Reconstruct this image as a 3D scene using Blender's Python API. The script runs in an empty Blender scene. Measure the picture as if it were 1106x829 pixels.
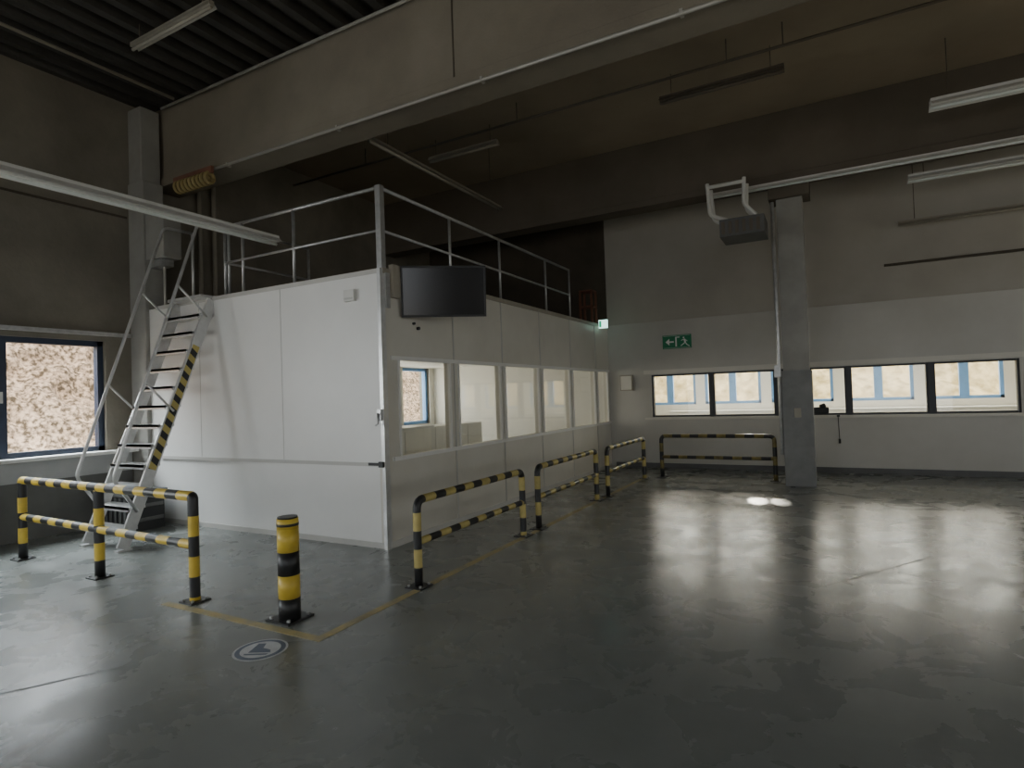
import bpy, math, random
from mathutils import Vector, Matrix, noise
random.seed(4)
S=bpy.context.scene
COL=S.collection

# ---------------------------------------------------------------- materials
def mat(name,c,rough=.6,metal=0,var=.12,scale=3,bump=0,bscale=40,spec=.5,c2=None,detail=5,emit=0,lo=.3,hi=.7):
    m=bpy.data.materials.new(name); m.use_nodes=True
    nt=m.node_tree; n=nt.nodes; l=nt.links; b=n['Principled BSDF']
    b.inputs['Roughness'].default_value=rough; b.inputs['Metallic'].default_value=metal
    b.inputs['Specular IOR Level'].default_value=spec
    tc=n.new('ShaderNodeTexCoord')
    if var>0 or c2:
        nz=n.new('ShaderNodeTexNoise'); nz.inputs['Scale'].default_value=scale; nz.inputs['Detail'].default_value=detail
        nz.inputs['Roughness'].default_value=.6
        l.new(tc.outputs['Object'],nz.inputs['Vector'])
        cr=n.new('ShaderNodeValToRGB'); cr.color_ramp.elements[0].position=lo; cr.color_ramp.elements[1].position=hi
        a=c2 if c2 else [x*(1-var) for x in c]; d=c if c2 else [min(1,x*(1+var)) for x in c]
        cr.color_ramp.elements[0].color=(*a,1); cr.color_ramp.elements[1].color=(*d,1)
        l.new(nz.outputs['Fac'],cr.inputs['Fac']); l.new(cr.outputs['Color'],b.inputs['Base Color'])
    else: b.inputs['Base Color'].default_value=(*c,1)
    if bump>0:
        n2=n.new('ShaderNodeTexNoise'); n2.inputs['Scale'].default_value=bscale; n2.inputs['Detail'].default_value=4
        l.new(tc.outputs['Object'],n2.inputs['Vector'])
        bp=n.new('ShaderNodeBump'); bp.inputs['Strength'].default_value=bump; bp.inputs['Distance'].default_value=.02
        l.new(n2.outputs['Fac'],bp.inputs['Height']); l.new(bp.outputs['Normal'],b.inputs['Normal'])
    if emit>0:
        b.inputs['Emission Color'].default_value=(*c,1); b.inputs['Emission Strength'].default_value=emit
    return m

def glass_mat(name,tint=(1,1,1)):
    m=bpy.data.materials.new(name); m.use_nodes=True
    nt=m.node_tree; n=nt.nodes; l=nt.links; n.remove(n['Principled BSDF'])
    o=n['Material Output']; t=n.new('ShaderNodeBsdfTransparent'); t.inputs[0].default_value=(*tint,1)
    g=n.new('ShaderNodeBsdfGlossy'); g.inputs['Roughness'].default_value=.02
    lw=n.new('ShaderNodeLayerWeight'); lw.inputs['Blend'].default_value=.5
    p=n.new('ShaderNodeMath'); p.operation='POWER'; p.inputs[1].default_value=5; l.new(lw.outputs['Facing'],p.inputs[0])
    a=n.new('ShaderNodeMath'); a.operation='MULTIPLY_ADD'; a.inputs[1].default_value=.9; a.inputs[2].default_value=.035; l.new(p.outputs[0],a.inputs[0])
    mx=n.new('ShaderNodeMixShader'); l.new(a.outputs[0],mx.inputs[0]); l.new(t.outputs[0],mx.inputs[1]); l.new(g.outputs[0],mx.inputs[2])
    l.new(mx.outputs[0],o.inputs['Surface']); return m

def stripe_mat(name,ax=(0,1,1),period=.2):
    m=mat(name,(1,1,1),.5,var=0); nt=m.node_tree; n=nt.nodes; l=nt.links; b=n['Principled BSDF']
    tc=n.new('ShaderNodeTexCoord'); d=n.new('ShaderNodeVectorMath'); d.operation='DOT_PRODUCT'; d.inputs[1].default_value=ax
    l.new(tc.outputs['Object'],d.inputs[0])
    k=n.new('ShaderNodeMath'); k.operation='MULTIPLY'; k.inputs[1].default_value=1/period; l.new(d.outputs['Value'],k.inputs[0])
    fr=n.new('ShaderNodeMath'); fr.operation='FRACT'; l.new(k.outputs[0],fr.inputs[0])
    g=n.new('ShaderNodeMath'); g.operation='GREATER_THAN'; g.inputs[1].default_value=.5; l.new(fr.outputs[0],g.inputs[0])
    cr=n.new('ShaderNodeValToRGB'); cr.color_ramp.elements[0].color=(.02,.02,.02,1); cr.color_ramp.elements[1].color=(.50,.40,.12,1)
    l.new(g.outputs[0],cr.inputs['Fac']); l.new(cr.outputs['Color'],b.inputs['Base Color']); return m

def floor_mat():
    m=bpy.data.materials.new('epoxy_floor'); m.use_nodes=True
    nt=m.node_tree; n=nt.nodes; l=nt.links; b=n['Principled BSDF']
    tc=n.new('ShaderNodeTexCoord')
    def nz(s,d=6,r=.6,dist=0):
        x=n.new('ShaderNodeTexNoise'); x.inputs['Scale'].default_value=s; x.inputs['Detail'].default_value=d; x.inputs['Roughness'].default_value=r; x.inputs['Distortion'].default_value=dist
        l.new(tc.outputs['Object'],x.inputs['Vector']); return x
    def ramp(src,p0,c0,p1,c1):
        r=n.new('ShaderNodeValToRGB'); e=r.color_ramp.elements; e[0].position=p0; e[1].position=p1; e[0].color=(*c0,1); e[1].color=(*c1,1)
        l.new(src.outputs['Fac'],r.inputs['Fac']); return r
    a=ramp(nz(.5),.3,(.185,.198,.186),.7,(.235,.245,.228))
    f=ramp(nz(5,8,.7),.35,(.94,.94,.94),.65,(1.04,1.04,1.04))
    mx=n.new('ShaderNodeMix'); mx.data_type='RGBA'; mx.blend_type='MULTIPLY'; mx.inputs[0].default_value=1
    l.new(a.outputs[0],mx.inputs[6]); l.new(f.outputs[0],mx.inputs[7]); l.new(mx.outputs[2],b.inputs['Base Color'])
    r=ramp(nz(2.4,8,.6,.6),.30,(.20,)*3,.70,(.36,)*3); l.new(r.outputs[0],b.inputs['Roughness'])
    bp=n.new('ShaderNodeBump'); bp.inputs['Strength'].default_value=.05; bp.inputs['Distance'].default_value=.02
    q=nz(2.2,3,.5); l.new(q.outputs['Fac'],bp.inputs['Height']); l.new(bp.outputs['Normal'],b.inputs['Normal'])
    b.inputs['Specular IOR Level'].default_value=.5
    return m

M={}
M['floor']=floor_mat()
M['conc']=mat('stained_concrete',(.25,.225,.18),.85,c2=(.15,.135,.105),scale=.9,bump=.15,bscale=25)
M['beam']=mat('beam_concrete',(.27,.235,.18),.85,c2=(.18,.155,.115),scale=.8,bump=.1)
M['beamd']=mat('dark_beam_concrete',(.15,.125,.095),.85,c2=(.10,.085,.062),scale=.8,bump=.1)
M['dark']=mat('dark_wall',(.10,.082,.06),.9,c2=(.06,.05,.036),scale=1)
M['ceil_rib']=mat('dark_sheet_metal',(.05,.046,.04),.6,metal=.2,var=.25,scale=2)
M['ceil_flat']=mat('ceiling_panel',(.35,.29,.205),.85,c2=(.25,.205,.145),scale=.5)
M['lowwall']=mat('grey_paint_wall',(.42,.42,.41),.8,var=.12,scale=1.5)
M['lowdark']=mat('dark_plinth_paint',(.13,.13,.12),.8,var=.2,scale=1.5)
M['white']=mat('cabin_white_panel',(.76,.75,.72),.42,var=.04,scale=1.2)
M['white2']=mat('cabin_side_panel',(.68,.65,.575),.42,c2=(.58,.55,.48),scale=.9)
M['seam']=mat('panel_joint',(.50,.485,.45),.5,var=.05)
M['wallw']=mat('white_painted_wall',(.56,.54,.49),.75,c2=(.47,.45,.40),scale=.8)
M['wallu']=mat('upper_painted_wall',(.46,.43,.37),.8,c2=(.37,.34,.285),scale=.6)
M['inner']=mat('interior_white',(.80,.78,.72),.7,var=.04)
M['frame_d']=mat('dark_window_frame',(.03,.032,.036),.45,var=.1)
M['frame_n']=mat('navy_window_frame',(.02,.032,.06),.4,var=.1)
M['frame_b']=mat('blue_window_frame',(.16,.34,.66),.4,var=.1)
M['glass']=glass_mat('window_glass',(.97,.98,.97))
M['steel']=mat('galvanised_steel',(.46,.46,.45),.38,metal=.6,var=.15,scale=12)
M['alu']=mat('aluminium',(.62,.62,.61),.35,metal=.5,var=.1,scale=10)
M['yel']=mat('yellow_paint',(.76,.54,.06),.42,c2=(.58,.41,.06),scale=9)
M['yel2']=mat('faded_yellow_paint',(.60,.49,.17),.5,c2=(.40,.32,.10),scale=8)
M['yel3']=mat('dark_yellow_paint',(.30,.24,.07),.5,c2=(.10,.08,.03),scale=8)  # darker yellow, used on the back barrier
M['blk']=mat('black_paint',(.02,.02,.02),.42,var=.3,scale=9)
M['stripe']=stripe_mat('hazard_stripes')
M['tv']=mat('tv_screen',(.006,.006,.007),.18,var=0)
M['plastic']=mat('black_plastic',(.02,.02,.02),.5,var=.1)
M['lamp']=mat('lamp_housing',(.66,.65,.61),.45,var=.06)
M['lampd']=mat('grimy_lamp_housing',(.34,.31,.25),.55,var=.1)
M['pipe']=mat('light_conduit',(.45,.43,.38),.45,metal=.3,var=.1)
M['green']=mat('sign_green',(.01,.20,.09),.5,var=.03)
M['signw']=mat('sign_white',(.75,.78,.74),.5,var=.02)
M['lit']=mat('lit_sign_panel',(.55,.9,.8),.5,var=0,emit=2.2)
M['greenlit']=mat('lit_sign_green',(.02,.45,.22),.5,var=0,emit=.8)
M['yline']=mat('worn_yellow_line',(.58,.46,.17),.5,c2=(.27,.25,.17),scale=7)
M['joint']=mat('floor_joint',(.10,.105,.10),.6,c2=(.16,.165,.155),scale=6)
M['navy']=mat('floor_sign_blue',(.07,.10,.17),.45,c2=(.12,.14,.18),scale=20)
M['fsw']=mat('floor_sign_white',(.72,.73,.74),.45,c2=(.54,.55,.56),scale=14)
M['brown']=mat('rusty_brown',(.20,.085,.05),.7,var=.2)
M['hose']=mat('ochre_hose',(.30,.23,.09),.6,var=.2)
M['column']=mat('column_concrete',(.36,.35,.32),.8,c2=(.27,.26,.235),scale=2)
M['colbase']=mat('dark_skirting',(.13,.13,.125),.6,c2=(.09,.09,.088),scale=4)
M['guard']=mat('column_guard',(.24,.24,.23),.6,c2=(.18,.18,.175),scale=4)
M['desk']=mat('desk_laminate',(.7,.69,.66),.4,var=.04)
M['bank']=mat('dry_leaf_bank',(.60,.44,.32),.95,c2=(.08,.055,.032),scale=11,detail=14,bump=.8,bscale=25,lo=.40,hi=.60)
M['bankg']=mat('dry_grass_bank',(.74,.58,.32),.95,c2=(.36,.27,.12),scale=3,detail=14,bump=.6,bscale=14,lo=.38,hi=.62)
M['ground']=mat('gravel_ground',(.3,.28,.24),.95,var=.2)

# ---------------------------------------------------------------- mesh builder
class MB:
    def __init__(s): s.v=[];s.f=[];s.m=[];s.sm=[];s.mats=[]
    def mi(s,k):
        m=M[k]
        if m not in s.mats: s.mats.append(m)
        return s.mats.index(m)
    def hexa(s,p,k):
        b=len(s.v); s.v+= [tuple(q) for q in p]; i=s.mi(k)
        for f in ((0,3,2,1),(4,5,6,7),(0,1,5,4),(1,2,6,5),(2,3,7,6),(3,0,4,7)):
            s.f.append(tuple(b+j for j in f)); s.m.append(i); s.sm.append(False)
    def box(s,x0,y0,z0,x1,y1,z1,k):
        x0,x1=sorted((x0,x1));y0,y1=sorted((y0,y1));z0,z1=sorted((z0,z1))
        s.hexa([(x0,y0,z0),(x1,y0,z0),(x1,y1,z0),(x0,y1,z0),(x0,y0,z1),(x1,y0,z1),(x1,y1,z1),(x0,y1,z1)],k)
    def obox(s,c,a,b,d,k):
        c,a,b,d=map(Vector,(c,a,b,d))
        s.hexa([c-a-b-d,c+a-b-d,c+a+b-d,c-a+b-d,c-a-b+d,c+a-b+d,c+a+b+d,c-a+b+d],k)
    def poly(s,pts,k):
        b=len(s.v); s.v+=[tuple(p) for p in pts]; s.f.append(tuple(range(b,b+len(pts)))); s.m.append(s.mi(k)); s.sm.append(False)
    def tube(s,pts,r,k,k2=None,period=.15,seg=14,off=0):
        pts=[Vector(p) for p in pts]
        if k2:
            out=[];mk=[];L=off
            for a,b in zip(pts,pts[1:]):
                d=(b-a).length; ts=[0]; j=math.floor(L/period)+1
                while j*period<L+d-1e-4:
                    if j*period>L+1e-4: ts.append((j*period-L)/d)
                    j+=1
                ts.append(1)
                for t0,t1 in zip(ts,ts[1:]):
                    out.append(a.lerp(b,t0)); mk.append(k if int((L+d*(t0+t1)/2)/period)%2==0 else k2)
                L+=d
            out.append(pts[-1]); pts=out
        else: mk=[k]*(len(pts)-1)
        n=len(pts); T=[]
        for i in range(n):
            a=pts[max(0,i-1)];b=pts[min(n-1,i+1)]; T.append((b-a).normalized())
        N=T[0].orthogonal().normalized(); base=len(s.v)
        for i in range(n):
            N=(N-T[i]*N.dot(T[i])).normalized(); Bv=T[i].cross(N)
            for j in range(seg):
                a=2*math.pi*j/seg; s.v.append(tuple(pts[i]+(N*math.cos(a)+Bv*math.sin(a))*r))
        for i in range(n-1):
            q=s.mi(mk[i])
            for j in range(seg):
                j2=(j+1)%seg
                s.f.append((base+i*seg+j,base+i*seg+j2,base+(i+1)*seg+j2,base+(i+1)*seg+j)); s.m.append(q); s.sm.append(True)
        s.f.append(tuple(base+j for j in reversed(range(seg)))); s.m.append(s.mi(mk[0])); s.sm.append(False)
        s.f.append(tuple(base+(n-1)*seg+j for j in range(seg))); s.m.append(s.mi(mk[-1])); s.sm.append(False)
    def done(s,name,parent=None,bevel=0):
        me=bpy.data.meshes.new(name); me.from_pydata(s.v,[],s.f)
        for m in s.mats: me.materials.append(m)
        me.polygons.foreach_set('material_index',s.m); me.polygons.foreach_set('use_smooth',s.sm); me.update()
        o=bpy.data.objects.new(name,me); COL.objects.link(o)
        if parent: o.parent=parent
        if bevel:
            b=o.modifiers.new('bevel','BEVEL'); b.width=bevel; b.segments=2; b.limit_method='ANGLE'; b.angle_limit=math.radians(40)
        return o
def empty(name):
    e=bpy.data.objects.new(name,None); COL.objects.link(e); e.empty_display_size=.2; return e
def fillet(pts,rad,n=5):
    pts=[Vector(p) for p in pts]; out=[pts[0]]
    for a,b,c in zip(pts,pts[1:],pts[2:]):
        d1=(a-b).normalized(); d2=(c-b).normalized(); p=b+d1*rad; q=b+d2*rad
        for i in range(n+1):
            t=i/n; out.append(p*(1-t)**2+b*2*t*(1-t)+q*t*t)
    out.append(pts[-1]); return out
def wall(mb,axis,fix0,fix1,a0,a1,z0,z1,holes,k):
    xs=sorted({a0,a1,*[h[0] for h in holes],*[h[1] for h in holes]}); xs=[x for x in xs if a0<=x<=a1]
    for p,q in zip(xs,xs[1:]):
        zc=z0
        hs=sorted([h for h in holes if h[0]<=p+1e-6 and h[1]>=q-1e-6],key=lambda h:h[2])
        segs=[]
        for h in hs:
            if h[2]>zc: segs.append((zc,h[2]))
            zc=h[3]
        if zc<z1: segs.append((zc,z1))
        for s0,s1 in segs:
            if axis=='x': mb.box(p,fix0,s0,q,fix1,s1,k)
            else: mb.box(fix0,p,s0,fix1,q,s1,k)

XL,XR,YB,YF,H=-8.9,7.0,12.2,-6.0,6.05
CX,CY,CZ=-4.22,4.9,3.0      # cabin corner & height

# ---------------------------------------------------------------- shell
mb=MB(); mb.box(XL-.3,YF-.3,-.2,XR+.3,17.4,0,'floor'); mb.done('floor')

# left wall : hall windows + cabin windows
hallw=[(-4.6,-2.3),(-1.2,1.1),(2.15,4.5)]
cabw=[(5.9,8.1),(8.5,10.7),(10.95,12.0)]
holes=[(a,b,1.02,2.55) for a,b in hallw]+[(a,b,.98,2.35) for a,b in cabw]
mb=MB(); wall(mb,'y',XL-.3,XL,YF,YB,0,H+.2,holes,'conc')
mb.done('wall_left')
mb=MB()
mb.box(XL,YF,.72,XL+.02,CY-.08,1.0,'lowwall'); mb.box(XL,YF,.0,XL+.025,CY-.08,.72,'lowdark'); mb.done('trim_1')
mb=MB()  # window sill ledge
mb.box(XL,YF,.985,XL+.20,CY-.08,1.03,'white'); mb.done('trim_2',bevel=.006)
mb=MB(); mb.box(XL,YF,2.62,XL+.07,CY-.08,2.67,'steel'); mb.done('trim_3')
mb=MB(); mb.box(XL,YF,4.35,XL+.015,CY-.08,4.38,'dark'); mb.done('trim_4')
wn=1
def window_y(y0,y1,z0,z1,x,fr,n=2):
    global wn
    mb=MB(); t=.075; d0,d1=x-.16,x-.06
    mb.box(d0,y0,z0,d1,y1,z0+t,fr); mb.box(d0,y0,z1-t,d1,y1,z1,fr)
    mb.box(d0,y0,z0,d1,y0+t,z1,fr); mb.box(d0,y1-t,z0,d1,y1,z1,fr)
    for i in range(1,n):
        yy=y0+(y1-y0)*i/n; mb.box(d0,yy-.07,z0,d1+.01,yy+.07,z1,fr)
        mb.box(d1+.01,yy-.015,(z0+z1)/2-.07,d1+.05,yy+.015,(z0+z1)/2+.07,'alu')
    mb.box(x-.115,y0+t,z0+t,x-.105,y1-t,z1-t,'glass')
    mb.done('window_%d'%wn); wn+=1
for a,b in hallw: window_y(a,b,1.02,2.55,XL,'frame_n')
for a,b in cabw: window_y(a,b,.98,2.35,XL,'frame_b',2 if b-a>1.5 else 1)

# back wall
panes=[(-3.3,-2.12),(-2.08,-.93),(-.88,.25),(.30,1.47),(1.53,2.68)]
mb=MB(); wall(mb,'x',YB,YB+.25,XL,XR,0,3.05,[(-3.3,2.68,1.05,1.93)],'wallw')
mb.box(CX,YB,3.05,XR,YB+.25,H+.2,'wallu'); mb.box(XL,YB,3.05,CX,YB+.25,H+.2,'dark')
mb.done('wall_back')
mb=MB(); mb.box(CX+.05,YB-.02,3.04,XR,YB,3.06,'wallu'); mb.done('trim_5')
mb=MB() # casing round the ribbon window
mb.box(-3.45,YB-.03,1.95,2.85,YB,2.03,'white2'); mb.box(-3.45,YB-.05,1.0,2.85,YB,1.04,'white2')
mb.done('trim_6')
mb=MB(); t=.035
for a,b in panes:
    mb.box(a,YB+.05,1.05,b,YB+.12,1.05+t,'frame_d'); mb.box(a,YB+.05,1.93-t,b,YB+.12,1.93,'frame_d')
    mb.box(a,YB+.02,1.05,a+t,YB+.12,1.93,'frame_d'); mb.box(b-t,YB+.02,1.05,b,YB+.12,1.93,'frame_d')
    mb.box(a+t,YB+.08,1.05+t,b-t,YB+.088,1.93-t,'glass')
for a,b in zip(panes,panes[1:]): mb.box(a[1]-.01,YB-.01,1.05,b[0]+.01,YB+.12,1.93,'frame_d')
mb.done('window_%d'%wn); wn+=1
mb=MB(); mb.box(CX+.1,YB-.02,0,XR,YB,.1,'colbase'); mb.done('baseboard_back')

fill_rw=[(-4.5,-1.5),(-.5,2.5),(3.5,6.5),(7.5,10.5)]  # right wall windows out of view, added to bring in fill light
mb=MB(); wall(mb,'y',XR,XR+.25,YF,YB,0,H+.2,[(a,b,1.2,3.2) for a,b in fill_rw],'wallu'); mb.done('wall_right')
for a,b in fill_rw:
    mb=MB(); x=XR+.1
    mb.box(x,a,1.2,x+.08,b,1.27,'frame_n'); mb.box(x,a,3.13,x+.08,b,3.2,'frame_n')
    for q in (a,(a+b)/2-.04,b-.07): mb.box(x,q,1.2,x+.08,q+.07,3.2,'frame_n')
    mb.box(x+.04,a,1.27,x+.045,b,3.13,'glass'); mb.done('window_%d'%wn); wn+=1
fill_gates=[(-6.5,-2.5),(.5,4.5)]  # gate openings added behind the camera to let fill light in
mb=MB(); wall(mb,'x',YF-.25,YF,XL,XR,0,H+.2,[(a,b,0,4.0) for a,b in fill_gates],'wallu'); mb.done('wall_front')
for i,(a,b) in enumerate(fill_gates):
    mb=MB()
    for q in (a-.1,b): mb.box(q,YF+.002,0,q+.1,YF+.06,4.0,'frame_n')
    mb.box(a-.1,YF+.002,4.0,b+.1,YF+.25,4.45,'steel')
    mb.done('fill_opening_%d'%(i+1))  # frame of an added gate opening

# ceiling: ribbed sheet in the front bay, flat panels beyond
mb=MB()
x=XL-.3; p=.30
prof=[]
while x<XR+.3:
    prof+=[(x,H),(x+.11,H),(x+.15,H+.10),(x+.26,H+.10)]; x+=p
prof.append((x,H))
for (xa,za),(xb,zb) in zip(prof,prof[1:]):
    mb.poly([(xa,YF-.25,za),(xa,5.3,za),(xb,5.3,zb),(xb,YF-.25,zb)],'ceil_rib')
mb.box(XL-.3,YF-.3,H+.13,XR+.3,5.3,H+.25,'ceil_rib')
mb.box(XL-.3,5.3,H,XR+.3,YB+.3,H+.25,'ceil_flat')
mb.done('ceiling')

# concrete beams
def beam(y,z0,js,k='beam'):
    mb=MB(); mb.box(XL,y,z0,XR,y+.42,H,k)
    for xx in js: mb.box(xx-.01,y-.006,z0+.1,xx+.01,y,H,'dark')
    mb.box(XL,y-.05,z0-.02,XR,y,z0+.10,k)
    return mb
b=beam(5.2,4.88,(-3.4,4)); b.done('trim_7',bevel=.01)
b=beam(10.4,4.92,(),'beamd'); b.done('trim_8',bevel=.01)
b=beam(-1.5,4.88,()); b.done('trim_9',bevel=.01)
HH=H-.015
mb=MB(); mb.tube([(-8.0,5.10,4.83),(XR-.02,5.10,4.80)],.018,'pipe')
for xx in range(-7,7,2): mb.box(xx-.015,5.08,4.80,xx+.015,5.145,4.85,'pipe')
mb.done('conduit_pipe')
mb=MB(); mb.tube([(XL+.4,5.12,H-.06),(XR-.02,5.12,H-.06)],.018,'pipe'); mb.done('conduit_pipe')
mb=MB(); mb.tube([(XL+.1,7.8,5.72),(XR-.02,7.8,5.72)],.018,'beamd')
for xx in (-7,-4,-1,-.35,2,5): mb.tube([(xx,7.8,5.72),(xx,7.8,HH-.03)],.008,'beamd')
mb.done('conduit_pipe')
mb=MB(); mb.tube([(-8.0,-1,5.95),(-8.0,5.0,5.95)],.02,'lampd'); mb.done('conduit_pipe')

# left column with bracket box
mb=MB(); mb.box(XL,4.84,0,-8.52,5.14,4.86,'column'); mb.box(XL,4.86,4.86,-8.58,5.14,5.95,'column')
mb.done('concrete_column',bevel=.015)
mb=MB(); mb.box(-8.51,4.86,3.70,-8.08,5.12,4.40,'column'); mb.box(-8.50,4.9,3.60,-8.2,5.08,3.70,'steel')
mb.tube([(-8.3,5.0,3.62),(-8.3,5.0,3.03)],.02,'pipe'); mb.done('junction_box',bevel=.01)
mb=MB()
for i in range(9):
    a=Vector((-8.0+i*.085,5.05,4.70)); pts=[a+Vector((0,.065*math.cos(t),.07*math.sin(t))) for t in [2*math.pi*j/14 for j in range(15)]]
    mb.tube(pts,.026,'hose',seg=8)
mb.box(-8.1,5.03,4.76,-7.25,5.07,4.85,'brown'); mb.done('coiled_hose')
# dark crate standing behind the stair
mb=MB(); mb.box(-8.62,4.25,0,-7.95,4.72,.5,'plastic'); mb.box(-8.65,4.22,.46,-7.92,4.75,.52,'colbase')
for i in range(6): mb.box(-8.58+i*.11,4.235,.05,-8.53+i*.11,4.25,.45,'colbase')
for z in (.12,.3): mb.box(-7.95,4.28,z,-7.935,4.70,z+.05,'colbase')
mb.done('storage_crate',bevel=.01)

# right column
mb=MB(); mb.box(-.67,10.4,1.85,-.29,10.79,4.90,'column'); mb.box(-.70,10.37,0,-.26,10.81,1.85,'guard')
mb.box(-.78,10.32,4.62,-.18,10.8,4.90,'beamd'); mb.tube([(-.73,10.42,.5),(-.73,10.42,4.6)],.03,'steel')
mb.box(-.80,10.36,1.75,-.70,10.42,1.95,'steel')
mb.box(-.53,10.355,1.1,-.43,10.37,1.25,'lampd')
mb.done('concrete_column',bevel=.012)

# ---------------------------------------------------------------- cabin
cab=empty('office_cabin')
mb=MB()
mb.box(-8.52,CY,0,CX-.1,CY+.1,CZ,'white')
mb.box(-8.3,CY-.028,.92,CX+.0,CY,CZ-.02,'white')           # upper cladding stands proud
mb.box(-8.3,CY-.035,.885,CX,CY,.925,'seam')
for x in (-7.35,-5.78): mb.box(x-.004,CY-.031,.93,x+.004,CY-.02,CZ-.03,'seam')
mb.box(CX-.03,CY-.045,.0,CX+.015,CY+.03,CZ+.02,'alu')
mb.box(-8.3,CY-.04,CZ-.03,CX+.01,CY+.1,CZ+.02,'seam')
mb.box(-8.3,CY-.012,0,CX,CY,.06,'seam')
mb.done('front_wall',cab)
jy=[5.0,6.23,7.49,8.77,10.07,11.38,12.19]
gl=[(5.12,6.15),(6.31,7.44),(7.54,8.71),(8.83,10.01),(10.13,11.32),(11.44,12.1)]
mb=MB(); wall(mb,'y',CX-.1,CX,CY,YB-.01,0,CZ,[(a,b,.97,2.04) for a,b in gl],'white2')
for y in jy[1:-1]: mb.box(CX,y-.012,0,CX+.008,y+.012,CZ,'seam')
mb.box(CX,CY+.1,.93,CX+.03,YB-.02,.975,'white'); mb.box(CX,CY+.1,2.035,CX+.02,YB-.02,2.08,'white')
mb.box(CX-.1,CY,CZ-.03,CX+.02,YB-.01,CZ+.03,'lampd'); mb.box(CX,CY,0,CX+.01,YB-.02,.07,'seam')
for a,b in gl:
    for q in (a,b-.035): mb.box(CX-.02,q,.97,CX+.012,q+.035,2.04,'white')
mb.done('side_wall',cab)
mb=MB()
for a,b in gl: mb.box(CX-.055,a,.97,CX-.048,b,2.04,'glass')
mb.done('glass_panes',cab)
mb=MB(); mb.box(-8.9,5.15,CZ-.12,CX-.1,YB-.01,CZ-.01,'inner'); mb.box(-8.5,CY+.05,CZ-.005,CX,YB-.01,CZ+.01,'lampd'); mb.done('roof_slab',cab)
mb=MB(); mb.box(-8.5,CY+.1,2.36,CX-.1,YB-.01,2.88,'inner'); mb.box(-8.5,CY+.101,.0,CX-.101,CY+.12,2.4,'inner'); mb.box(-8.89,YB-.03,0,CX-.101,YB-.011,2.4,'inner'); mb.box(-8.89,5.16,2.36,-8.5,YB-.01,2.88,'inner')
wall(mb,'y',-8.895,-8.88,5.16,YB-.02,0,2.38,[(a,b,.98,2.35) for a,b in cabw],'inner'); mb.done('interior_lining',cab)

# interior furniture
mb=MB()
mb.box(-8.6,6.2,.72,-7.7,8.4,.76,'desk')
for x in(-8.55,-7.78):
    for y in (6.25,8.3): mb.box(x,y,0.0,x+.05,y+.05,.72,'alu')
mb.box(-8.5,6.3,.4,-7.8,6.33,.7,'desk'); mb.done('office_desk',bevel=.005)
mb=MB()
mb.box(-6.4,7.6,0,-5.9,9.6,1.12,'desk')
for y in (8.1,8.6,9.1): mb.box(-5.9,y-.004,.05,-5.895,y+.004,1.1,'seam')
for y in (7.95,8.2,8.95,9.2): mb.box(-5.9,y-.01,.6,-5.88,y+.01,.75,'alu')
mb.done('storage_cabinet',bevel=.005)
mb=MB()
mb.box(-5.6,5.2,.0,-5.1,6.9,1.18,'inner'); mb.box(-5.63,5.19,1.18,-5.07,6.93,1.21,'desk')
for y in (5.75,6.3): mb.box(-5.1,y-.004,.05,-5.095,y+.004,1.15,'seam')
mb.done('office_counter',bevel=.005)

# roof railing
mb=MB(); r=.02; zt,zm=CZ+.93,CZ+.46; yr=CY+.06; xr=CX-.05
mb.tube([(-6.9,yr,zt),(xr,yr,zt)],r,'steel'); mb.tube([(-6.9,yr,zm),(xr,yr,zm)],.016,'steel')
mb.tube([(xr,yr,zt),(xr,10.25,zt)],r,'steel'); mb.tube([(xr,yr,zm),(xr,10.25,zm)],.016,'steel')
for x in (-6.9,-6.55,-5.62): mb.tube([(x,yr,CZ+.0),(x,yr,zt)],.02,'steel')
mb.box(xr-.035,yr-.035,CZ,xr+.035,yr+.035,zt+.02,'steel')
for y in (6.3,7.6,9.2,10.25): mb.tube([(xr,y,CZ+.0),(xr,y,zt)],.018,'steel')
mb.tube([(-6.9,yr,zt),(-6.9,yr+1.4,zt)],r,'steel'); mb.tube([(-6.9,yr,zm),(-6.9,yr+1.4,zm)],.016,'steel'); mb.tube([(-6.9,yr+1.4,CZ),(-6.9,yr+1.4,zt)],r,'steel')
mb.done('guard_railing')
# brown frame stand on the roof
mb=MB()
for x in(-4.55,-4.3):
    for y in (11.5,11.75): mb.box(x-.02,y-.02,CZ,x+.02,y+.02,3.75,'brown')
for z in (3.05,3.4,3.73): mb.box(-4.57,11.48,z-.02,-4.28,11.77,z+.02,'brown')
mb.done('metal_stand')

# TV on bracket
tv=empty('wall_television')
c=Vector((-3.80,5.46,2.80)); a=Vector((.8,.6,0)); nrm=Vector((.6,-.8,-.12)).normalized(); up=a.cross(-nrm).normalized()
if up.z<0: up=-up
mb=MB(); mb.obox(c,a*.475,up*.285,nrm*.03,'plastic'); mb.obox(c+nrm*.031,a*.455,up*.262,nrm*.002,'tv'); mb.obox(c-nrm*.045,a*.25,up*.16,nrm*.02,'plastic'); mb.done('screen',tv,bevel=.004)
mb=MB(); q=c-nrm*.06; mb.tube([q,(CX+.02,5.9,2.85)],.022,'plastic'); mb.box(CX,5.8,2.72,CX+.03,6.0,2.95,'plastic'); mb.done('bracket',tv)
mb=MB(); mb.box(CX+.0,5.02,2.72,CX+.06,5.14,3.08,'lampd'); mb.box(CX,4.93,2.60,CX+.03,5.0,2.98,'steel'); mb.done('cable_box')
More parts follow.
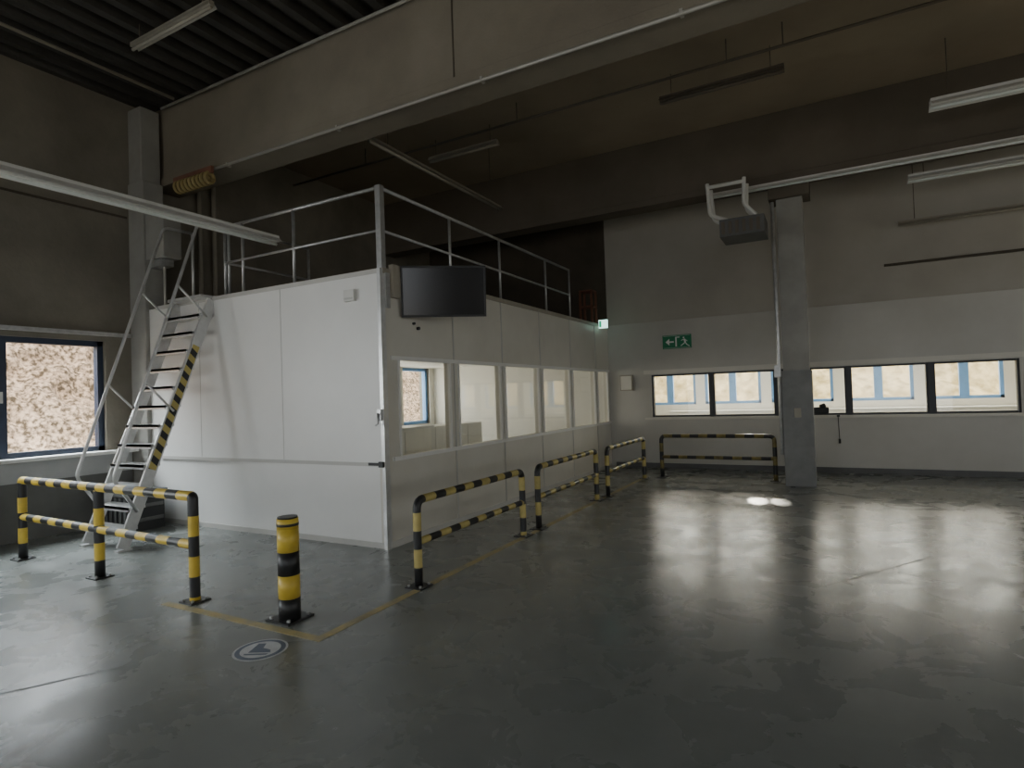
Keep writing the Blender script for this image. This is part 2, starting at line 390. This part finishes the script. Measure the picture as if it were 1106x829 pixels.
# wall bits on cabin
mb=MB(); mb.box(-4.71,CY-.075,2.70,-4.56,CY-.028,2.83,'lamp'); mb.box(-4.70,CY-.08,2.72,-4.57,CY-.075,2.74,'seam'); mb.done('wall_speaker',bevel=.006)
mb=MB(); mb.box(CX-.05,CY-.08,1.38,CX-.0,CY-.045,1.50,'steel'); mb.tube([(CX-.03,CY-.09,1.46),(CX-.03,CY-.09,1.35),(CX-.06,CY-.1,1.33)],.009,'steel'); mb.done('lock_latch')
mb=MB(); mb.box(CX-.22,CY-.05,.895,CX-.0,CY-.035,.925,'plastic'); mb.box(CX-.06,CY-.07,.88,CX,CY-.04,.94,'plastic'); mb.done('barrier_hook')
mb=MB(); mb.tube([(CX,5.5,2.42),(CX+.03,5.5,2.42)],.02,'plastic'); mb.tube([(CX,5.42,2.47),(CX+.03,5.42,2.47)],.015,'plastic'); mb.done('wall_sensor')

# ---------------------------------------------------------------- steep stair
st=empty('steel_stair'); y0,y1=3.69,4.87; x0,x1=-7.77,-7.05; zt=3.0
def yy(z): return y0+(y1-y0)*z/zt
dirv=Vector((0,y1-y0,zt)).normalized(); nv=Vector((0,dirv.z,-dirv.y))
mb=MB(); L=math.hypot(y1-y0,zt)
for x in (x0,x1): 
    cc=Vector((x,(y0+y1)/2,zt/2)); mb.obox(cc,(.016,0,0),nv*.065,dirv*(L/2-.03),'alu')
    mb.box(x-.04,y0-.06,0,x+.04,y0+.1,.02,'alu')
cc=Vector((x1+.018,yy(1.62),1.62)); mb.obox(cc,(.003,0,0),nv*.045,dirv*.8,'stripe')
mb.done('stringers',st)
mb=MB(); n=13
for i in range(1,n): 
    z=zt*i/n; mb.box(x0+.016,yy(z)-.10,z-.018,x1-.016,yy(z)+.10,z+.012,'alu'); mb.box(x0+.016,yy(z)-.10,z-.04,x1-.016,yy(z)-.09,z+.012,'alu')
mb.box(x0,yy(zt)-.16,zt-.0,x1,CY+.15,zt+.035,'alu')
mb.done('treads',st)
mb=MB()
for x in (x0-.03,x1+.03):
    A=Vector((x,3.6,.82)); Bv=Vector((x,4.70,4.02)); mb.tube(fillet([(x,yy(.42),.42),A,Bv,(x,5.1,4.02)],.08),.019,'alu')
    for z in (1.55,2.75):
        p=A.lerp(Bv,(z+.35-.82)/3.2); mb.tube([(x,yy(z),z),p],.014,'alu')
mb.tube([(x0-.03,5.1,4.02),(x0-.03,5.1,CZ)],.019,'alu'); mb.tube([(x1+.03,5.1,4.02),(x1+.03,5.1,CZ)],.019,'alu')
mb.done('handrails',st)

# ---------------------------------------------------------------- barriers
def barrier(pts_base,h,hm,r,per=.155,off=0,y='yel'):
    mb=MB(); P=[Vector((x,yy_,0)) for x,yy_ in pts_base]; a,b=P[0],P[-1]
    mb.tube(fillet([a+Vector((0,0,.01)),a+Vector((0,0,h-r)),b+Vector((0,0,h-r)),b+Vector((0,0,.01))],.09 if len(P)==2 else .03),r,'blk',y,per,off=off)
    mb.tube([a+Vector((0,0,hm)),b+Vector((0,0,hm))],r*.88,y,'blk',per)
    for p in P[1:-1]: mb.tube([p,p+Vector((0,0,h-r))],r*1.05,'blk',y,per)
    for p in P:
        mb.box(p.x-.085,p.y-.085,0,p.x+.085,p.y+.085,.012,'blk')
        for dx in(-.06,.06):
            for dy in (-.06,.06): mb.tube([(p.x+dx,p.y+dy,.01),(p.x+dx,p.y+dy,.028)],.012,'steel',seg=6)
    mb.done('safety_barrier')
barrier([(-7.80,3.08),(-6.20,3.05),(-4.66,3.0)],.90,.46,.042,.165)
barrier([(-3.15,4.02),(-3.14,5.94)],.77,.38,.036,y='yel2')
barrier([(-3.13,6.32),(-3.12,8.28)],.77,.38,.036,y='yel2')
barrier([(-3.08,8.66),(-3.06,10.6)],.77,.38,.036,y='yel2')
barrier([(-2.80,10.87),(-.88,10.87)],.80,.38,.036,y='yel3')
# bollard
mb=MB(); bx,by=-3.6,3.05; zs=[.012,.16,.33,.50,.67,.745]
for a,b,k in zip(zs,zs[1:],['blk','yel','blk','yel','yel']): mb.tube([(bx,by,a),(bx,by,b)],.078,k,seg=28)
mb.tube([(bx,by,.69),(bx,by,.71)],.0795,'blk',seg=28)
mb.tube([(bx,by,.745),(bx,by,.757)],.072,'blk',seg=28)
mb.box(bx-.12,by-.12,0,bx+.12,by+.12,.014,'blk')
for dx in(-.09,.09):
    for dy in (-.09,.09): mb.tube([(bx+dx,by+dy,.01),(bx+dx,by+dy,.032)],.014,'steel',seg=6)
mb.done('bollard')
# floor lines
mb=MB(); mb.box(-4.85,2.83,0,-3.07,2.90,.0025,'yline'); mb.box(-3.14,2.90,0,-3.07,10.95,.0025,'yline'); mb.done('floor_marking_line')
mb=MB()
for (ax,ay),(bx_,by_) in (((-.09,5.32),(.75,6.55)),((-1.0,6.9),(-.75,7.7)),((-4.6,.9),(-3.9,2.1)),((1.2,4.2),(2.6,4.35))):
    a=Vector((ax,ay,.002)); b=Vector((bx_,by_,.002)); d=(b-a).normalized(); s=Vector((-d.y,d.x,0))*.006
    mb.poly([a-s,b-s,b+s,a+s],'joint')
mb.done('floor_crack_repair')
# round floor sign
mb=MB(); sx,sy=-3.33,2.58
def disc(r,z,k,n=40): mb.poly([(sx+r*math.cos(2*math.pi*i/n),sy+r*math.sin(2*math.pi*i/n),z) for i in range(n)],k)
disc(.17,.002,'fsw'); disc(.155,.003,'navy'); disc(.125,.004,'fsw')
Rr=Matrix.Rotation(math.radians(28),3,'Z')
def pl(pts,z,k): 
    mb.poly([Vector((sx,sy,z))+Rr@Vector((x,y,0)) for x,y in pts],k)
pl([(-.05,.09),(.0,.09),(.01,.02),(.07,-.01),(.085,-.05),(-.06,-.05)],.005,'navy')
pl([(-.08,-.065),(.08,-.065),(.07,-.085),(-.07,-.085)],.005,'navy')
mb.done('floor_safety_sign')

# ---------------------------------------------------------------- lamps (off)
def lamp(p,q,w=.07,h=.045,k='lamp',hang=None,hs=(.1,.9),name='fluorescent_lamp',tube=True):
    p=Vector(p);q=Vector(q); d=(q-p); L=d.length; d.normalize(); s=Vector((-d.y,d.x,0)); c=(p+q)/2
    mb=MB(); mb.obox(c+Vector((0,0,h*.5)),d*(L/2),s*(w*.5),Vector((0,0,h*.5)),k)
    A=[c+d*(sg*L/2)+s*o+Vector((0,0,z)) for sg in (-1,1) for o,z in ((-w*1.1,-.01),(-w*.5,h*.6),(w*.5,h*.6),(w*1.1,-.01))]
    for i in range(3): mb.poly([A[i],A[i+1],A[i+5],A[i+4]],k)
    if tube: mb.tube([p+Vector((0,0,-.022)),q+Vector((0,0,-.022))],.018,'signw' if k=='lamp' else k,seg=10)
    if hang:
        for t in hs: mb.tube([p.lerp(q,t)+Vector((0,0,h)),p.lerp(q,t)+Vector((0,0,hang-p.z))],.006,'beamd',seg=6)
    return mb.done(name)
lamp((-5.6,-1.0,3.47),(-5.6,4.69,3.47),.10,.07,'lamp',HH,(.02,.25,.5))
lamp((-7.0,3.9,5.8),(-5.55,3.9,5.8),.06,.05,'lampd',HH)
lamp((-5.2,5.9,5.03),(-5.2,9.35,5.03),.06,.04,'lampd',HH)
lamp((-5.95,8.25,5.7),(-4.6,8.25,5.7),.07,.06,'lampd',HH)
lamp((-1.97,8.3,5.68),(-.37,8.3,5.68),.08,.06,'beamd',HH)
lamp((1.28,9.35,5.18),(3.2,9.35,5.18),.14,.09,'lamp',HH)
lamp((1.18,11.0,4.74),(3.2,11.0,4.74),.13,.08,'lamp',HH)
lamp((1.12,11.95,4.30),(3.4,11.95,4.30),.05,.05,'lampd',HH)
lamp((-1.6,10.2,4.80),(6.5,10.2,4.80),.06,.05,'lamp')
mb=MB(); mb.box(.9,YB-.05,3.64,4.2,YB-.005,3.68,'dark'); mb.done('cable_tray')
# hanging fan heater unit with white bracket
mb=MB(); hx=.14
for y in (9.7,10.05):
    mb.tube(fillet([(-1.75+hx,y,4.86),(-1.72+hx,y,4.35),(-1.40+hx,y,4.20)],.06),.03,'lamp'); mb.tube(fillet([(-1.2+hx,y,4.86),(-1.22+hx,y,4.45),(-1.05+hx,y,4.25)],.06),.03,'lamp')
mb.tube([(-1.75+hx,9.7,4.8),(-1.2+hx,9.7,4.8)],.03,'lamp')
mb.box(-1.42,9.5,3.93,-.78,10.10,4.2,'colbase')
for i in range(6): mb.box(-1.39+i*.1,9.49,3.97,-1.34+i*.1,9.5,4.16,'beamd')
mb.done('hanging_fan_heater',bevel=.006)
# signs
mb=MB(); x0s,x1s,z0s,z1s=-3.03,-2.45,2.45,2.73; yq=YB-.02
mb.box(x0s,yq,z0s,x1s,YB-.0,z1s,'green'); f=yq-.002
mb.box(x0s+.02,f,z0s+.015,x1s-.02,yq,z0s+.02,'signw'); mb.box(x0s+.02,f,z1s-.02,x1s-.02,yq,z1s-.015,'signw')
mb.poly([(-2.97,f,2.59),(-2.89,f,2.66),(-2.89,f,2.52)],'signw'); mb.box(-2.89,f,2.575,-2.80,yq,2.605,'signw')
mb.box(-2.77,f,2.49,-2.74,yq,2.69,'signw'); mb.box(-2.77,f,2.67,-2.68,yq,2.69,'signw')
mb.tube([(-2.60,f+.002,2.665),(-2.60,f,2.665)],.018,'signw')
def limb(a,b,w):
    a=Vector((a[0],f,a[1]));b=Vector((b[0],f,b[1]));d=(b-a).normalized();s=Vector((-d.z,0,d.x))*w/2
    mb.poly([a-s,b-s,b+s,a+s],'signw')
limb((-2.59,2.64),(-2.57,2.57),.035); limb((-2.57,2.57),(-2.62,2.53),.02); limb((-2.62,2.53),(-2.66,2.50),.018)
limb((-2.57,2.57),(-2.54,2.52),.02); limb((-2.54,2.52),(-2.49,2.49),.018); limb((-2.59,2.635),(-2.65,2.61),.015); limb((-2.58,2.63),(-2.53,2.59),.015)
mb.done('emergency_exit_sign')
mb=MB(); mb.box(-4.18,11.55,2.93,-4.0,11.6,3.10,'lit'); mb.box(-4.17,11.545,2.95,-4.12,11.55,3.08,'greenlit'); mb.box(-4.22,11.56,2.98,-4.18,11.59,3.05,'plastic'); mb.done('lit_exit_sign')
mb=MB(); mb.box(-3.95,YB-.1,1.62,-3.68,YB,1.95,'lampd'); mb.box(-3.93,YB-.105,1.64,-3.70,YB-.1,1.93,'white2'); mb.done('distribution_box',bevel=.006)
mb=MB(); mb.tube([(.09,YB-.06,1.04),(.10,YB-.06,.62)],.006,'plastic'); mb.tube([(.10,YB-.06,.62),(.10,YB-.06,.54)],.02,'plastic'); mb.box(.07,YB-.07,1.02,.12,YB,1.05,'plastic'); mb.done('pull_cord')
mb=MB(); mb.box(-.30,YB-.12,1.08,-.05,YB-.0,1.20,'plastic'); mb.tube([(-.2,YB-.06,1.2),(-.1,YB-.06,1.24)],.04,'plastic'); mb.done('window_handset',bevel=.02)
# vertical pipes on left rear
mb=MB()
for x,y in ((XL+.08,5.9),(XL+.08,6.15)): mb.tube([(x,y,CZ),(x,y,HH)],.035,'lampd')
mb.done('riser_pipe')

# ---------------------------------------------------------------- neighbouring room behind the ribbon window
mb=MB(); fw=[(-8.2+i*1.7,-8.2+i*1.7+1.45) for i in range(9)]
wall(mb,'x',17.0,17.25,XL,XR,0,3.6,[(a,b,1.18,3.2) for a,b in fw],'inner'); mb.done('wall_neighbour_back')
mb=MB(); mb.box(XL-.25,YB+.25,0,XL,17.25,3.6,'inner'); mb.done('wall_neighbour_left')
mb=MB(); mb.box(XR,YB+.25,0,XR+.25,17.25,3.6,'inner'); mb.done('wall_neighbour_right')
mb=MB(); mb.box(XL-.25,YB+.25,3.4,XR+.25,17.25,3.6,'inner'); mb.done('ceiling_neighbour')
mb=MB(); wall(mb,'x',YB+.251,YB+.26,XL,XR,0,3.4,[(-3.3,2.68,1.05,1.93)],'inner'); mb.done('wall_neighbour_front')
for a,b in fw:
    mb=MB(); t=.07; y=17.0
    mb.box(a,y+.03,1.18,b,y+.13,1.18+t,'frame_b'); mb.box(a,y+.03,3.2-t,b,y+.13,3.2,'frame_b'); mb.box(a,y+.03,1.18,a+t,y+.13,3.2,'frame_b'); mb.box(b-t,y+.03,1.18,b,y+.13,3.2,'frame_b')
    m_=(a+b)/2; mb.box(m_-.09,y+.02,1.18,m_+.09,y+.13,3.2,'frame_b'); mb.box(a+t,y+.08,1.18+t,b-t,y+.088,3.2-t,'glass'); mb.done('window_%d'%wn); wn+=1
mb=MB(); mb.box(-4,16.55,0,5,16.98,.98,'desk'); mb.box(-4.02,16.53,.98,5.02,16.99,1.01,'white'); mb.done('window_bench')

# ---------------------------------------------------------------- outside
def bank(name,fn,nu,nv,k):
    v=[];f=[]
    for i in range(nu+1):
        for j in range(nv+1): v.append(fn(i/nu,j/nv))
    for i in range(nu):
        for j in range(nv): a=i*(nv+1)+j; f.append((a,a+nv+1,a+nv+2,a+1))
    me=bpy.data.meshes.new(name); me.from_pydata(v,[],f); me.materials.append(M[k]); me.update()
    for p in me.polygons: p.use_smooth=True
    o=bpy.data.objects.new(name,me); COL.objects.link(o)
def fl(u,w):
    y=-14+34*u; s=w*5.4; x=-11.6-s*.75; z=-.1+s*.75; n=noise.noise(Vector((x*1.3,y*1.3,z)))*.25+noise.noise(Vector((x*4,y*4,z*4)))*.13
    return (x+n,y,z+n)
bank('grass_bank',fl,300,60,'bank')
def fb(u,w):
    x=-18+34*u; s=w*5; y=20.2+s*.8; z=-.1+s*.6; n=noise.noise(Vector((x*1.1,y*1.1,z)))*.3
    return (x,y-n,z+n)
bank('grass_bank',fb,160,50,'bankg')
mb=MB(); mb.box(-30,-20,-.5,25,35,-.21,'ground'); mb.done('ground')

# ---------------------------------------------------------------- lights
def area(name,loc,target,sx,sy,L_,color):
    L=bpy.data.lights.new(name,'AREA'); L.shape='RECTANGLE'; L.size=sx; L.size_y=sy; L.energy=L_*math.pi*sx*sy; L.color=color
    o=bpy.data.objects.new(name,L); COL.objects.link(o); o.location=loc
    d=(Vector(target)-Vector(loc)).normalized()
    z=-d; x=Vector((0,0,1)).cross(z).normalized() if abs(z.z)<.99 else Vector((1,0,0)); y=z.cross(x)
    o.matrix_world=Matrix.Translation(Vector(loc))@Matrix((x,y,z)).transposed().to_4x4()
    return o
area('skylight_left',(-10.4,3.3,4.1),(-8.9,3.3,1.9),4,2.4,50,(.86,.93,1))
for a,b in hallw[:2]: area('daylight_window',(XL-.35,(a+b)/2,1.78),(0,(a+b)/2,1.78),b-a,1.5,19,(.90,.95,1))
for a,b in cabw: area('daylight_cabin',(XL-.6,(a+b)/2,1.75),(0,(a+b)/2,1.75),b-a+.3,1.9,7,(1,.94,.82))
area('skylight_back',(-1,18.6,4.0),(-1,17,2.2),15,2.2,24,(1,.91,.75))
area('neighbour_fill_light',(-.5,14.8,3.36),(-.5,14.8,0),9,.5,11,(1,.92,.76))  # added fill light, brightens the neighbouring room below its windows
for a,b in fill_gates: area('fill_gate_light',((a+b)/2,YF-.5,2.0),((a+b)/2,0,2.0),4,4,.32,(1,.95,.84))  # added fill light through the gate openings
for a,b in fill_rw: area('fill_right_light',(XR+.4,(a+b)/2,2.2),(0,(a+b)/2,2.2),3,2,.95,(1,.90,.74))  # added fill light for the cabin side, from the unseen right wall
sun=bpy.data.lights.new('sun','SUN'); sun.energy=8; sun.angle=.01; sun.color=(1,.91,.78)
so=bpy.data.objects.new('sun',sun); COL.objects.link(so); so.rotation_euler=Vector((.30,-.28,.9)).to_track_quat('Z','Y').to_euler()
for dx in (-.17,.12):
    sp=bpy.data.lights.new('sun_glint','SPOT'); sp.energy=4500; sp.spot_size=math.radians(2.1); sp.spot_blend=.5; sp.shadow_soft_size=.03; sp.color=(1,.93,.8)
    o=bpy.data.objects.new('sun_glint',sp); COL.objects.link(o); o.location=(-2.07,15.8,3.17)
    o.rotation_euler=(Vector((-2.07,15.8,3.17))-Vector((-.8+dx,8.96,0))).to_track_quat('Z','Y').to_euler()
w=bpy.data.worlds.new('world'); S.world=w; w.use_nodes=True
bg=w.node_tree.nodes['Background']; bg.inputs[0].default_value=(.88,.93,1,1); bg.inputs[1].default_value=2.5

# ---------------------------------------------------------------- camera
psi,pit,c_,s_=math.radians(28.5),math.radians(1.13),.9994,.0337
F=Vector((-math.sin(psi)*math.cos(pit),math.cos(psi)*math.cos(pit),math.sin(pit)))
R0=Vector((math.cos(psi),math.sin(psi),0)); U0=R0.cross(F)
R=R0*c_-U0*s_; U=R0*s_+U0*c_
cd=bpy.data.cameras.new('camera'); cam=bpy.data.objects.new('camera',cd); COL.objects.link(cam)
cam.matrix_world=Matrix.Translation((0,0,1.6))@Matrix((R,U,-F)).transposed().to_4x4()
cd.sensor_width=36; cd.lens=634/1106*36; cd.clip_start=.05
S.camera=cam
